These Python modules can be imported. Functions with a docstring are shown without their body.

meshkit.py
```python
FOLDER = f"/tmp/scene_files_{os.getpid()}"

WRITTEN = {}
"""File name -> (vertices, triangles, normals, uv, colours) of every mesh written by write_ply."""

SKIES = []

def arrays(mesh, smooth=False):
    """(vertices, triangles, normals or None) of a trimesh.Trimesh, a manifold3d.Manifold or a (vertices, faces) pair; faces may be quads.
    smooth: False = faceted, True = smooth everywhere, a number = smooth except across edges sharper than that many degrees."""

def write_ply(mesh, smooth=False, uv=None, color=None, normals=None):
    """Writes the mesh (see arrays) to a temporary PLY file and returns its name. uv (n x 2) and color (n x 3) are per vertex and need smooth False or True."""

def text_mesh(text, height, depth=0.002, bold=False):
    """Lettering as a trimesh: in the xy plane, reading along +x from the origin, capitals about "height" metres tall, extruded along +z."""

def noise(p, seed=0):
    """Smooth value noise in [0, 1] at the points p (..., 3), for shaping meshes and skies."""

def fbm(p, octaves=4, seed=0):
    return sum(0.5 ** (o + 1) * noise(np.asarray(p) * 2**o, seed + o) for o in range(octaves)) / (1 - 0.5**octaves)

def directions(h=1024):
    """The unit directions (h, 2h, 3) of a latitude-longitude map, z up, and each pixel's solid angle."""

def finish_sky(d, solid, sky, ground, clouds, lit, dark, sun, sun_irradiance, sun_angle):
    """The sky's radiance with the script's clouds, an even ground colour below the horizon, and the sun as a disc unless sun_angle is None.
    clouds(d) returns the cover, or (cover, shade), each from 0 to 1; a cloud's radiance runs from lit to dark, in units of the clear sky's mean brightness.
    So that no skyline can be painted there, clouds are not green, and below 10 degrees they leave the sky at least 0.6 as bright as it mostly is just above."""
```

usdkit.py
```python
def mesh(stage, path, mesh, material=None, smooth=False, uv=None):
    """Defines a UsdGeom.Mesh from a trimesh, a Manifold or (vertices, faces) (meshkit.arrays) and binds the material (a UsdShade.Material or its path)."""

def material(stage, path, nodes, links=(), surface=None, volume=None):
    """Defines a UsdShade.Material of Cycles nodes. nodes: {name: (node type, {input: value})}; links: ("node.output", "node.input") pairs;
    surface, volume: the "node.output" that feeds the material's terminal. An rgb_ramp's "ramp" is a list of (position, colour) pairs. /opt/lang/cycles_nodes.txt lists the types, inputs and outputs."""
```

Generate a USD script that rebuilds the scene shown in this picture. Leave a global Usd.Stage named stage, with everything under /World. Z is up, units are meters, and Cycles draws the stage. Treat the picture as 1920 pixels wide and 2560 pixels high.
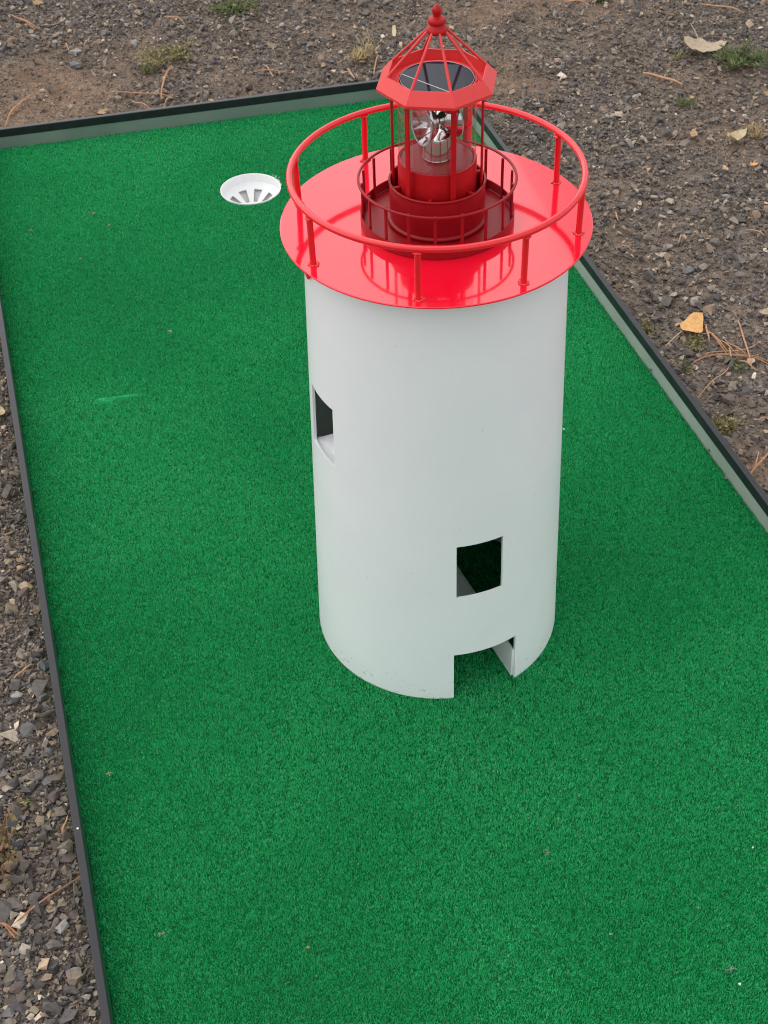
import math, random
import numpy as np, trimesh, usdkit, meshkit
import manifold3d as m3
from scipy.sparse import coo_matrix
from scipy.sparse.csgraph import connected_components
from shapely.geometry import Polygon, Point
from pxr import Usd, UsdGeom, UsdLux, UsdShade, Gf, Sdf, Vt

PI = math.pi
rng = np.random.default_rng(7)
stage = Usd.Stage.CreateInMemory()
UsdGeom.SetStageUpAxis(stage, UsdGeom.Tokens.z)
UsdGeom.SetStageMetersPerUnit(stage, 1.0)
UsdGeom.Xform.Define(stage, '/World')
UsdGeom.Scope.Define(stage, '/World/Looks')
stage.SetDefaultPrim(stage.GetPrimAtPath('/World'))

# ------------------------------------------------------------------ camera, sky, sun, exposure
FPX, CX, CY = 3477.57, 960.0, 1280.0            # focal length in pixels of the 1920 x 2560 picture
PITCH, YAW, ROLL, DIST, HEIGHT = 0.7433, -0.0513, -0.0377, 1.2265, 1.2937
cp, sp = math.cos(PITCH), math.sin(PITCH)
FW = np.array([math.sin(YAW) * cp, math.cos(YAW) * cp, -sp])
_r = np.array([math.cos(YAW), -math.sin(YAW), 0.0]); _u = np.cross(_r, FW)
RT = _r * math.cos(ROLL) + _u * math.sin(ROLL)
UP = -_r * math.sin(ROLL) + _u * math.cos(ROLL)
EYE = np.array([0, -DIST, HEIGHT])
cam = UsdGeom.Camera.Define(stage, '/World/camera')
cam.CreateHorizontalApertureAttr(36.0); cam.CreateVerticalApertureAttr(48.0)
cam.CreateFocalLengthAttr(36.0 * FPX / 1920)
cam.CreateClippingRangeAttr(Gf.Vec2f(0.05, 500))
cam.CreateFStopAttr(28.0); cam.CreateFocusDistanceAttr(1.55)
cam.CreateExposureAttr(0.25)
mat = Gf.Matrix4d(*[float(x) for row in ((*RT, 0), (*UP, 0), (*(-FW), 0), (*EYE, 1)) for x in row])
cam.AddTransformOp().Set(mat)

SUN_AZ, SUN_EL = math.radians(152), math.radians(42)      # direction towards the sun (azimuth from +x, counter-clockwise)
sd = np.array([math.cos(SUN_AZ) * math.cos(SUN_EL), math.sin(SUN_AZ) * math.cos(SUN_EL), math.sin(SUN_EL)])
SKY_STRENGTH, SUN_INT = 0.078, 0.4
dome = UsdLux.DomeLight.Define(stage, '/World/sky')
dome.GetPrim().SetCustomDataByKey('kind', 'structure')
sky = usdkit.material(stage, '/World/Looks/overcast_sky', {
    'sky': ('sky_texture', {'sky_type': 'single_scattering', 'sun_disc': False, 'sun_elevation': SUN_EL, 'sun_rotation': math.atan2(sd[0], sd[1])}),
    'tc': ('texture_coordinate', {}),
    'n': ('noise_texture', {'scale': 2.2, 'detail': 5.0, 'roughness': 0.55}),
    'cover': ('rgb_ramp', {'ramp': [(0.0, (0.80,) * 3), (0.5, (0.93,) * 3), (1.0, (1.0,) * 3)]}),
    'cloud': ('rgb_ramp', {'ramp': [(0.25, (8.6, 8.9, 9.4)), (0.75, (12.5, 12.6, 12.7))]}),
    'mix': ('mix_color', {'use_clamp': False}),
    'bg': ('background_shader', {'strength': SKY_STRENGTH})},
    [('tc.generated', 'n.vector'), ('n.fac', 'cover.fac'), ('n.fac', 'cloud.fac'), ('cover.color', 'mix.fac'), ('sky.color', 'mix.a'), ('cloud.color', 'mix.b'), ('mix.result', 'bg.color')],
    surface='bg.background')
UsdShade.MaterialBindingAPI.Apply(dome.GetPrim()).Bind(sky)
sun = UsdLux.DistantLight.Define(stage, '/World/sun')
sun.CreateNormalizeAttr(True); sun.CreateIntensityAttr(SUN_INT); sun.CreateAngleAttr(108.0); sun.CreateColorAttr(Gf.Vec3f(1.0, 0.97, 0.93))
zx = sd; xx = np.cross([0, 0, 1], zx); xx /= np.linalg.norm(xx); yx = np.cross(zx, xx)
sun.AddTransformOp().Set(Gf.Matrix4d(*[float(x) for row in ((*xx, 0), (*yx, 0), (*zx, 0), (0, 0, 5, 1)) for x in row]))

GZ = -0.018                                       # mean level of the gravel


def ground(px, py, z=GZ):
    """The point at height z that stands at this place of the photograph."""
    d = FW + (px - CX) / FPX * RT - (py - CY) / FPX * UP
    k = (z - EYE[2]) / d[2]
    return EYE + k * d


# ------------------------------------------------------------------ helpers
_used = {}


def numbered(path):
    k = _used.get(path, -1) + 1
    _used[path] = k
    return path if k == 0 else f'{path}_{k:03d}'


def tag(p, label=None, cat=None, group=None, kind=None):
    p = p.GetPrim() if hasattr(p, 'GetPrim') else p
    for k, v in (('label', label), ('category', cat), ('group', group), ('kind', kind)):
        if v:
            p.SetCustomDataByKey(k, v)
    return p


def thing(name, label, cat, loc=(0, 0, 0), rz=0.0, group=None):
    x = UsdGeom.Xform.Define(stage, numbered('/World/' + name))
    x.AddTranslateOp().Set(Gf.Vec3d(*map(float, loc)))
    if rz:
        x.AddRotateZOp().Set(math.degrees(rz))
    return tag(x.GetPrim(), label, cat, group)


def obj(name, mesh, m, parent=None, smooth=False, tones=None, **kw):
    base = (str(parent.GetPath()) if parent else '/World') + '/'
    g = usdkit.mesh(stage, numbered(base + name), mesh, m, smooth=smooth)
    if m in TONED:
        tone(g, tones)
    tag(g.GetPrim(), **kw)
    return g.GetPrim()


TONED = []                                          # materials whose loose pieces each take a tone of their own


def tone(g, values=None, seed=1):
    v = np.array(g.GetPointsAttr().Get())
    if values is None:
        f = np.array(g.GetFaceVertexIndicesAttr().Get()).reshape(-1, 3)
        _, same = np.unique(np.round(v, 6), axis=0, return_inverse=True)
        same = same.ravel(); f = same[f]
        e = np.vstack([f[:, :2], f[:, 1:]])
        n, lab = connected_components(coo_matrix((np.ones(len(e)), (e[:, 0], e[:, 1])), shape=(same.max() + 1,) * 2), directed=False)
        values = np.random.default_rng(seed + len(v)).uniform(0, 1, n)[lab][same]
    UsdGeom.PrimvarsAPI(g).CreatePrimvar('tone', Sdf.ValueTypeNames.FloatArray, 'vertex').Set(Vt.FloatArray.FromNumpy(np.asarray(values, np.float32)))


def group_part(name, parent, **kw):
    x = UsdGeom.Xform.Define(stage, numbered(str(parent.GetPath()) + '/' + name))
    return tag(x.GetPrim(), **kw)


def pol(r, deg, z=0.0):
    a = math.radians(deg)
    return np.array([r * math.cos(a), r * math.sin(a), z])


def lathe(profile, n=96, phase=0.0, closed=False):
    """Revolves (r, z) pairs about z; with closed the profile's last point joins its first."""
    p = np.asarray(profile, float)
    k = len(p)
    a = np.radians(phase) + np.arange(n) * 2 * PI / n
    v = np.stack([np.outer(np.cos(a), p[:, 0]), np.outer(np.sin(a), p[:, 0]), np.tile(p[:, 1], (n, 1))], -1).reshape(-1, 3)
    f = []
    for i in range(n):
        j = (i + 1) % n
        for s in range(k if closed else k - 1):
            t = (s + 1) % k
            f += [[i * k + s, j * k + s, j * k + t], [i * k + s, j * k + t, i * k + t]]
    t = trimesh.Trimesh(v, np.array(f), process=False)
    t.merge_vertices(); t.update_faces(t.nondegenerate_faces())
    return t


def torus(R, r, z, n=128, k=14, dx=0.0, dy=0.0):
    a = np.linspace(0, 2 * PI, k, endpoint=False)
    t = lathe([(R + r * math.cos(q), z + r * math.sin(q)) for q in a[::-1]], n, closed=True)
    t.fix_normals(); t.apply_translation((dx, dy, 0))
    return t


def rod(a, b, r, r2=None, n=10):
    """A tapered round bar from a to b."""
    a, b = np.asarray(a, float), np.asarray(b, float)
    return tube([a, b], [r, r if r2 is None else r2], n)


def tube(pts, radii, n=6):
    pts = np.asarray(pts, float); k = len(pts)
    radii = np.broadcast_to(radii, (k,))
    d = np.gradient(pts, axis=0); d /= np.linalg.norm(d, axis=1)[:, None]
    ref = np.array([0.31, 0.22, 0.93]) if abs(d[0, 2]) < 0.8 else np.array([1.0, 0.1, 0])
    u = np.cross(d, ref); u /= np.linalg.norm(u, axis=1)[:, None]; w = np.cross(d, u)
    a = np.arange(n) * 2 * PI / n
    v = (pts[:, None] + radii[:, None, None] * (np.cos(a)[None, :, None] * u[:, None] + np.sin(a)[None, :, None] * w[:, None])).reshape(-1, 3)
    f = []
    for i in range(k - 1):
        for j in range(n):
            q = (j + 1) % n
            f += [[i * n + j, i * n + q, (i + 1) * n + q], [i * n + j, (i + 1) * n + q, (i + 1) * n + j]]
    v = np.vstack([v, pts[:1], pts[-1:]])
    for j in range(n):
        q = (j + 1) % n
        f += [[k * n, q, j], [k * n + 1, (k - 1) * n + j, (k - 1) * n + q]]
    t = trimesh.Trimesh(v, np.array(f), process=False); t.fix_normals()
    return t


def box(size, centre, rz=0.0):
    b = trimesh.creation.box(size)
    b.apply_transform(trimesh.transformations.rotation_matrix(rz, (0, 0, 1)))
    b.apply_translation(centre)
    return b


def bevel_box(sx, sy, sz, c=0.001):
    v = [(x * (sx / 2 - a), y * (sy / 2 - b), z * (sz / 2 - d)) for x in (-1, 1) for y in (-1, 1) for z in (-1, 1) for a, b, d in ((c, c, 0), (c, 0, c), (0, c, c))]
    return trimesh.convex.convex_hull(np.array(v))


def joined(meshes):
    return trimesh.util.concatenate(meshes)


def mf(t):
    return m3.Manifold(m3.Mesh(np.asarray(t.vertices, np.float32), np.asarray(t.faces, np.uint32)))


# ------------------------------------------------------------------ materials
L = '/World/Looks/'


def plain(name, col, rough=0.5, spec=0.5, **kw):
    return usdkit.material(stage, L + name, {'p': ('principled_bsdf', {'base_color': col, 'roughness': rough, 'specular_ior_level': spec, **kw})}, surface='p.BSDF')


def painted(name, col, col2, rough, scale=30.0, bump=0.0, bscale=600.0, spec=0.5, rvar=0.1, **kw):
    """Paint whose tone wanders a little, with fine relief and an uneven gloss."""
    return usdkit.material(stage, L + name, {
        'tc': ('texture_coordinate', {}),
        'n': ('noise_texture', {'scale': scale, 'detail': 4.0}),
        'c': ('rgb_ramp', {'ramp': [(0.3, col), (0.7, col2)]}),
        'rr': ('map_range', {'from_min': 0.25, 'from_max': 0.75, 'to_min': rough - rvar * rough, 'to_max': rough + rvar * rough}),
        'nb': ('noise_texture', {'scale': bscale, 'detail': 2.0}),
        'b': ('bump', {'strength': bump, 'distance': 0.0004}),
        'p': ('principled_bsdf', {'specular_ior_level': spec, **kw})},
        [('tc.object', 'n.vector'), ('tc.object', 'nb.vector'), ('n.fac', 'c.fac'), ('n.fac', 'rr.value'), ('rr.result', 'p.roughness'), ('c.color', 'p.base_color'), ('nb.fac', 'b.height'), ('b.normal', 'p.normal')],
        surface='p.BSDF')


M = {}
M['white'] = usdkit.material(stage, L + 'white_paint', {
    'tc': ('texture_coordinate', {}), 'xyz': ('separate_xyz', {}),
    'n': ('noise_texture', {'scale': 7.0, 'detail': 4.0}), 'c': ('rgb_ramp', {'ramp': [(0.3, (0.785, 0.80, 0.815)), (0.7, (0.82, 0.83, 0.84))]}),
    'sp': ('noise_texture', {'scale': 210.0, 'detail': 2.0, 'roughness': 0.6}), 'low': ('map_range', {'from_min': 0.0, 'from_max': 0.05, 'to_min': 0.14, 'to_max': 0.0, 'clamp': True}),
    'sum': ('math', {'math_type': 'add'}), 'spot': ('rgb_ramp', {'ramp': [(0.72, (0, 0, 0)), (0.84, (0.6, 0.6, 0.6))]}),
    'mx': ('mix_color', {'b': (0.28, 0.27, 0.21)}),
    'rr': ('map_range', {'from_min': 0.25, 'from_max': 0.75, 'to_min': 0.26, 'to_max': 0.36}),
    'nb': ('noise_texture', {'scale': 180.0, 'detail': 2.0}), 'b': ('bump', {'strength': 0.07, 'distance': 0.0004}),
    'b2': ('bump', {'strength': 0.12, 'distance': 0.004}),
    'p': ('principled_bsdf', {'coat_weight': 0.2, 'coat_roughness': 0.1})},
    [('tc.object', 'n.vector'), ('tc.object', 'sp.vector'), ('tc.object', 'nb.vector'), ('tc.object', 'xyz.vector'), ('n.fac', 'c.fac'), ('n.fac', 'rr.value'), ('rr.result', 'p.roughness'),
     ('xyz.z', 'low.value'), ('sp.fac', 'sum.value1'), ('low.result', 'sum.value2'), ('sum.value', 'spot.fac'), ('spot.color', 'mx.fac'), ('c.color', 'mx.a'), ('mx.result', 'p.base_color'), ('nb.fac', 'b.height'), ('n.fac', 'b2.height'), ('b2.normal', 'b.normal'), ('b.normal', 'p.normal')],
    surface='p.BSDF')
M['deck'] = painted('glossy_red_paint', (0.80, 0.003, 0.022), (0.83, 0.004, 0.026), 0.10, 22.0, 0.04, 120.0, spec=0.55, coat_weight=0.5, coat_roughness=0.03)
M['rail'] = painted('red_rail_paint', (0.72, 0.006, 0.014), (0.78, 0.008, 0.018), 0.2, 60.0, 0.12, 500.0, coat_weight=0.4, coat_roughness=0.1)
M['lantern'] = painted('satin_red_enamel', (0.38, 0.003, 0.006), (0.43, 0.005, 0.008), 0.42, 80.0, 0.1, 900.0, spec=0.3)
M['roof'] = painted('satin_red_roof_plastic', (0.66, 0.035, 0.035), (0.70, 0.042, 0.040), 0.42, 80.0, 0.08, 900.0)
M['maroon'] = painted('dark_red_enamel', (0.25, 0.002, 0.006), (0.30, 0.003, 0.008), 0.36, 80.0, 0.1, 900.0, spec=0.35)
M['solar'] = painted('solar_cell', (0.006, 0.007, 0.013), (0.009, 0.010, 0.018), 0.10, 40.0, 0.05, 120.0, spec=0.5, ior=1.22)
M['busbar'] = plain('solar_busbar', (0.5, 0.5, 0.54), 0.3)
M['chrome'] = plain('mirror_plastic', (0.74, 0.72, 0.73), 0.10, metallic=1.0)
M['cup'] = painted('white_cup_plastic', (0.78, 0.78, 0.78), (0.83, 0.83, 0.82), 0.4, 60.0, 0.05, 400.0)
M['cupdark'] = plain('grey_cup_floor', (0.66, 0.655, 0.64), 0.6)
M['black'] = painted('black_steel_paint', (0.008, 0.008, 0.011), (0.014, 0.014, 0.018), 0.28, 40.0, 0.3, 700.0, spec=0.42)
M['board'] = painted('grey_green_board', (0.25, 0.30, 0.26), (0.31, 0.355, 0.31), 0.4, 14.0, 0.1, 300.0)
M['end_board'] = painted('darker_end_board', (0.135, 0.195, 0.155), (0.185, 0.24, 0.205), 0.45, 9.0, 0.15, 300.0)  # end boards take a darker, greener tone than the right side board
M['plywood'] = plain('lane_base_board', (0.06, 0.055, 0.05), 0.8)
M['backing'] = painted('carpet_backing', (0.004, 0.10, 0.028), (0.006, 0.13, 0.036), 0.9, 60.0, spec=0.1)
M['lip'] = painted('carpet_lip', (0.012, 0.27, 0.09), (0.025, 0.37, 0.135), 0.8, 300.0, 0.5, 900.0, spec=0.15)
M['glass'] = usdkit.material(stage, L + 'clear_plastic', {
    'f': ('layer_weight', {'blend': 0.5}), 'rp': ('rgb_ramp', {'ramp': [(0.0, (0.07,) * 3), (0.5, (0.10,) * 3), (0.75, (0.22,) * 3), (0.9, (0.42,) * 3), (1.0, (0.9,) * 3)]}),
    't': ('transparent_bsdf', {'color': (0.94, 0.94, 0.94)}), 'g': ('glossy_bsdf', {'color': (1, 1, 1), 'roughness': 0.04}), 'm': ('mix_closure', {})},
    [('f.facing', 'rp.fac'), ('rp.color', 'm.fac'), ('t.BSDF', 'm.closure1'), ('g.BSDF', 'm.closure2')], surface='m.closure')

# turf: tone drifts over the lane, each fibre differs
M['turf'] = usdkit.material(stage, L + 'turf_fibre', {
    'g': ('geometry', {}), 'tn': ('attribute', {'attribute': 'tone'}),
    'n1': ('noise_texture', {'scale': 2.0, 'detail': 4.0, 'roughness': 0.6}),
    'n2': ('noise_texture', {'scale': 38.0, 'detail': 2.0}),
    'add': ('math', {'math_type': 'add'}), 'half': ('math', {'math_type': 'multiply', 'value2': 0.5}),
    'fr': ('rgb_ramp', {'ramp': [(0.0, (0.006, 0.23, 0.062)), (0.4, (0.010, 0.365, 0.104)), (0.75, (0.020, 0.495, 0.152)), (0.93, (0.06, 0.59, 0.212)), (0.975, (0.22, 0.62, 0.29)), (1.0, (0.25, 0.27, 0.12))]}),
    'dr': ('rgb_ramp', {'ramp': [(0.25, (0.80, 0.80, 0.82)), (0.48, (1.0, 1.0, 1.0)), (0.62, (1.6, 1.14, 1.2)), (0.75, (2.6, 1.04, 1.25))]}),
    'mul': ('mix_color', {'blend_type': 'multiply', 'fac': 1.0, 'use_clamp': False}),
    'p': ('principled_bsdf', {'roughness': 0.55, 'specular_ior_level': 0.16, 'sheen_weight': 0.06, 'sheen_roughness': 0.3, 'sheen_tint': (0.6, 1.0, 0.75)})},
    [('g.position', 'n1.vector'), ('g.position', 'n2.vector'), ('tn.fac', 'fr.fac'),
     ('n1.fac', 'dr.fac'), ('fr.color', 'mul.a'), ('dr.color', 'mul.b'), ('mul.result', 'p.base_color')], surface='p.BSDF')

STONE = [(0.0, (0.055, 0.053, 0.056)), (0.30, (0.10, 0.096, 0.099)), (0.55, (0.135, 0.124, 0.118)), (0.70, (0.175, 0.148, 0.125)), (0.81, (0.21, 0.158, 0.12)), (0.89, (0.23, 0.215, 0.20)), (0.955, (0.32, 0.285, 0.24)), (0.985, (0.40, 0.29, 0.19)), (1.0, (0.55, 0.52, 0.48))]
M['gravel'] = usdkit.material(stage, L + 'gravel_stone', {
    'g': ('geometry', {}), 'tn': ('attribute', {'attribute': 'tone'}), 'r': ('rgb_ramp', {'ramp': STONE}),
    'n': ('noise_texture', {'scale': 220.0, 'detail': 3.0}),
    'v': ('rgb_ramp', {'ramp': [(0.25, (0.94, 0.87, 0.80)), (0.75, (1.74, 1.62, 1.50))]}),
    'nd': ('noise_texture', {'scale': 5.0, 'detail': 3.0}),
    'dust': ('rgb_ramp', {'ramp': [(0.45, (0, 0, 0)), (0.72, (0.5, 0.5, 0.5))]}),
    'mul': ('mix_color', {'blend_type': 'multiply', 'fac': 1.0, 'use_clamp': False}),
    'mx': ('mix_color', {'b': (0.17, 0.125, 0.09)}),
    'b': ('bump', {'strength': 0.5, 'distance': 0.001}),
    'p': ('principled_bsdf', {'roughness': 0.8, 'specular_ior_level': 0.3})},
    [('tn.fac', 'r.fac'), ('g.position', 'n.vector'), ('g.position', 'nd.vector'), ('n.fac', 'v.fac'), ('r.color', 'mul.a'), ('v.color', 'mul.b'), ('nd.fac', 'dust.fac'), ('dust.color', 'mx.fac'),
     ('mul.result', 'mx.a'), ('mx.result', 'p.base_color'), ('n.fac', 'b.height'), ('b.normal', 'p.normal')], surface='p.BSDF')
M['soil'] = usdkit.material(stage, L + 'gritty_soil', {
    'g': ('geometry', {}), 'at': ('attribute', {'attribute': 'bare'}),
    'n': ('noise_texture', {'scale': 24.0, 'detail': 6.0, 'roughness': 0.65}),
    'v': ('voronoi_texture', {'scale': 260.0}),
    'c1': ('rgb_ramp', {'ramp': [(0.2, (0.10, 0.082, 0.068)), (0.5, (0.19, 0.157, 0.128)), (0.8, (0.28, 0.23, 0.185))]}),
    'c2': ('rgb_ramp', {'ramp': [(0.2, (0.14, 0.090, 0.060)), (0.5, (0.24, 0.158, 0.108)), (0.8, (0.34, 0.24, 0.17))]}),
    'mx': ('mix_color', {}),
    'gr': ('rgb_ramp', {'ramp': [(0.0, (0.6, 0.6, 0.62)), (0.6, (1.0, 1.0, 1.0)), (1.0, (1.5, 1.45, 1.4))]}),
    'mul': ('mix_color', {'blend_type': 'multiply', 'fac': 0.8, 'use_clamp': False}),
    'b': ('bump', {'strength': 0.9, 'distance': 0.004}),
    'p': ('principled_bsdf', {'roughness': 0.95, 'specular_ior_level': 0.15})},
    [('g.position', 'n.vector'), ('g.position', 'v.vector'), ('n.fac', 'c1.fac'), ('n.fac', 'c2.fac'), ('at.fac', 'mx.fac'), ('c1.color', 'mx.a'), ('c2.color', 'mx.b'), ('v.color', 'gr.fac'),
     ('mx.result', 'mul.a'), ('gr.color', 'mul.b'), ('mul.result', 'p.base_color'), ('v.distance', 'b.height'), ('b.normal', 'p.normal')], surface='p.BSDF')


def leafy(name, cols, trans=0.25):
    return usdkit.material(stage, L + name, {
        'g': ('geometry', {}), 'tn': ('attribute', {'attribute': 'tone'}), 'r': ('rgb_ramp', {'ramp': cols}),
        'n': ('noise_texture', {'scale': 160.0, 'detail': 3.0}),
        'v': ('rgb_ramp', {'ramp': [(0.3, (0.8, 0.78, 0.75)), (0.7, (1.12, 1.1, 1.1))]}),
        'mul': ('mix_color', {'blend_type': 'multiply', 'fac': 1.0, 'use_clamp': False}),
        'p': ('principled_bsdf', {'roughness': 0.6, 'specular_ior_level': 0.3}), 't': ('translucent_bsdf', {}), 'm': ('mix_closure', {'fac': trans})},
        [('tn.fac', 'r.fac'), ('g.position', 'n.vector'), ('n.fac', 'v.fac'), ('r.color', 'mul.a'), ('v.color', 'mul.b'), ('mul.result', 'p.base_color'), ('mul.result', 't.color'),
         ('p.BSDF', 'm.closure1'), ('t.BSDF', 'm.closure2')], surface='m.closure')


M['weed_green'] = leafy('weed_green', [(0.0, (0.07, 0.10, 0.035)), (0.6, (0.15, 0.20, 0.08)), (1.0, (0.28, 0.32, 0.16))])
M['weed_dry'] = leafy('weed_dry', [(0.0, (0.13, 0.14, 0.05)), (0.5, (0.27, 0.26, 0.11)), (1.0, (0.44, 0.38, 0.20))])
M['weed_red'] = leafy('weed_red', [(0.0, (0.16, 0.14, 0.06)), (0.5, (0.33, 0.27, 0.14)), (0.8, (0.36, 0.15, 0.12)), (1.0, (0.45, 0.40, 0.25))])
M['stem'] = leafy('weed_stem', [(0.0, (0.20, 0.12, 0.06)), (1.0, (0.36, 0.22, 0.12))], 0.05)
M['needle'] = leafy('pine_needle', [(0.0, (0.40, 0.19, 0.09)), (0.5, (0.50, 0.25, 0.13)), (1.0, (0.58, 0.33, 0.19))], 0.08)
M['straw'] = leafy('dry_straw', [(0.0, (0.38, 0.28, 0.14)), (1.0, (0.52, 0.42, 0.24))], 0.1)
M['leaf_yellow'] = leafy('yellow_leaf', [(0.0, (0.76, 0.43, 0.155)), (1.0, (0.80, 0.47, 0.18))], 0.2)
M['leaf_pale'] = leafy('pale_dry_leaf', [(0.0, (0.46, 0.37, 0.26)), (1.0, (0.48, 0.39, 0.28))], 0.1)
M['leaf_tan'] = leafy('tan_dry_leaf', [(0.0, (0.45, 0.29, 0.15)), (1.0, (0.47, 0.31, 0.17))], 0.1)
M['leaf_cream'] = leafy('cream_dry_leaf', [(0.0, (0.55, 0.45, 0.27)), (1.0, (0.57, 0.47, 0.30))], 0.1)
M['fluff'] = leafy('grey_fluff', [(0.0, (0.25, 0.26, 0.26)), (1.0, (0.50, 0.50, 0.48))], 0.2)
M['flake'] = plain('white_flake', (0.75, 0.75, 0.73), 0.5)


TONED += [M[k] for k in ('weed_green', 'weed_dry', 'weed_red', 'stem', 'needle', 'straw', 'leaf_yellow', 'leaf_pale', 'leaf_tan', 'leaf_cream', 'fluff', 'turf', 'gravel')]


def stone_look(name, c):
    return painted('stone_' + name, tuple(0.78 * x for x in c), tuple(1.18 * x for x in c), 0.8, 90.0, 0.8, 420.0, spec=0.3)


for nm, c in dict(pale=(0.33, 0.31, 0.285), grey=(0.165, 0.16, 0.158), dark=(0.075, 0.074, 0.077), brown=(0.15, 0.115, 0.10), tan=(0.31, 0.245, 0.165), orange=(0.38, 0.25, 0.13), blue=(0.10, 0.108, 0.125)).items():
    M['s_' + nm] = stone_look(nm, c)

# ------------------------------------------------------------------ the lane's plan
T = np.array([math.cos(math.radians(-72.35)), math.sin(math.radians(-72.35))])     # along the lane, towards the near end
N = np.array([-T[1], T[0]])                                                       # to the right
BA, BB = np.array([-0.8494, 1.2315]), np.array([-0.1084, 1.4197])                 # the far board's foot


def meet(off):
    d = BB - BA
    s = (off - BA @ N) / (d @ N)
    return BA + s * d


NEAR = 1.45
RIGHT, LEFT = 0.4635, -0.4755
C_BR, C_BL = meet(RIGHT), meet(LEFT)
C_FR, C_FL = RIGHT * N + NEAR * T, LEFT * N + NEAR * T
INNER = Polygon([C_BR, C_BL, C_FL, C_FR])
OUTER = INNER.buffer(0.0095, join_style=2)
CUP = np.array([-0.342, 1.0651]); CUP_R = 0.0558

# ------------------------------------------------------------------ ground
PATCHES = [(150, 230, 210, 120, 1.0), (40, 320, 160, 60, 0.8), (330, 150, 70, 90, 0.8), (560, 200, 120, 60, 0.35), (1180, 40, 190, 70, 0.7), (1330, 20, 130, 45, 0.8), (1230, 180, 150, 110, 0.6), (1500, 60, 140, 60, 0.5), (1760, 190, 120, 70, 0.6), (1850, 330, 90, 60, 0.45), (1500, 470, 130, 50, 0.35),
           (1640, 560, 110, 40, 0.35), (1880, 1180, 70, 60, 0.6), (40, 1090, 50, 60, 0.5), (170, 2400, 90, 40, 0.6), (60, 1880, 60, 60, 0.35), (110, 2080, 50, 60, 0.3), (850, 60, 90, 50, 0.3)]
PW = []
for px, py, rx, ry, w in PATCHES:
    c = ground(px, py)[:2]
    PW.append((c, abs(ground(px + rx, py)[:2] - c).max(), abs(ground(px, py + ry)[:2] - c).max(), w))


def bare(xy):
    """How much bare brown soil shows here, 0 to 1."""
    xy = np.atleast_2d(xy)
    out = np.zeros(len(xy))
    for c, rx, ry, w in PW:
        q = ((xy[:, 0] - c[0]) / rx) ** 2 + ((xy[:, 1] - c[1]) / ry) ** 2
        out = np.maximum(out, w * np.exp(-q * 0.9))
    n = meshkit.fbm(np.c_[xy * 4.0, np.zeros(len(xy))], 4, 3)
    return np.clip(out * (0.55 + 0.9 * n) + 0.9 * np.clip(n - 0.55, 0, 1) * 2.0, 0, 1)


def relief(xy):
    xy = np.atleast_2d(xy)
    p = np.c_[xy * 3.0, np.zeros(len(xy))]
    dug = 0.09 * np.clip((0.16 - np.linalg.norm(xy - CUP, axis=1)) / 0.06, 0, 1)          # the hole the cup is sunk in
    return GZ - dug + 0.010 * (meshkit.fbm(p, 4, 11) - 0.5) + 0.004 * (meshkit.noise(np.c_[xy * 28.0, np.zeros(len(xy))], 5) - 0.5)


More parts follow.
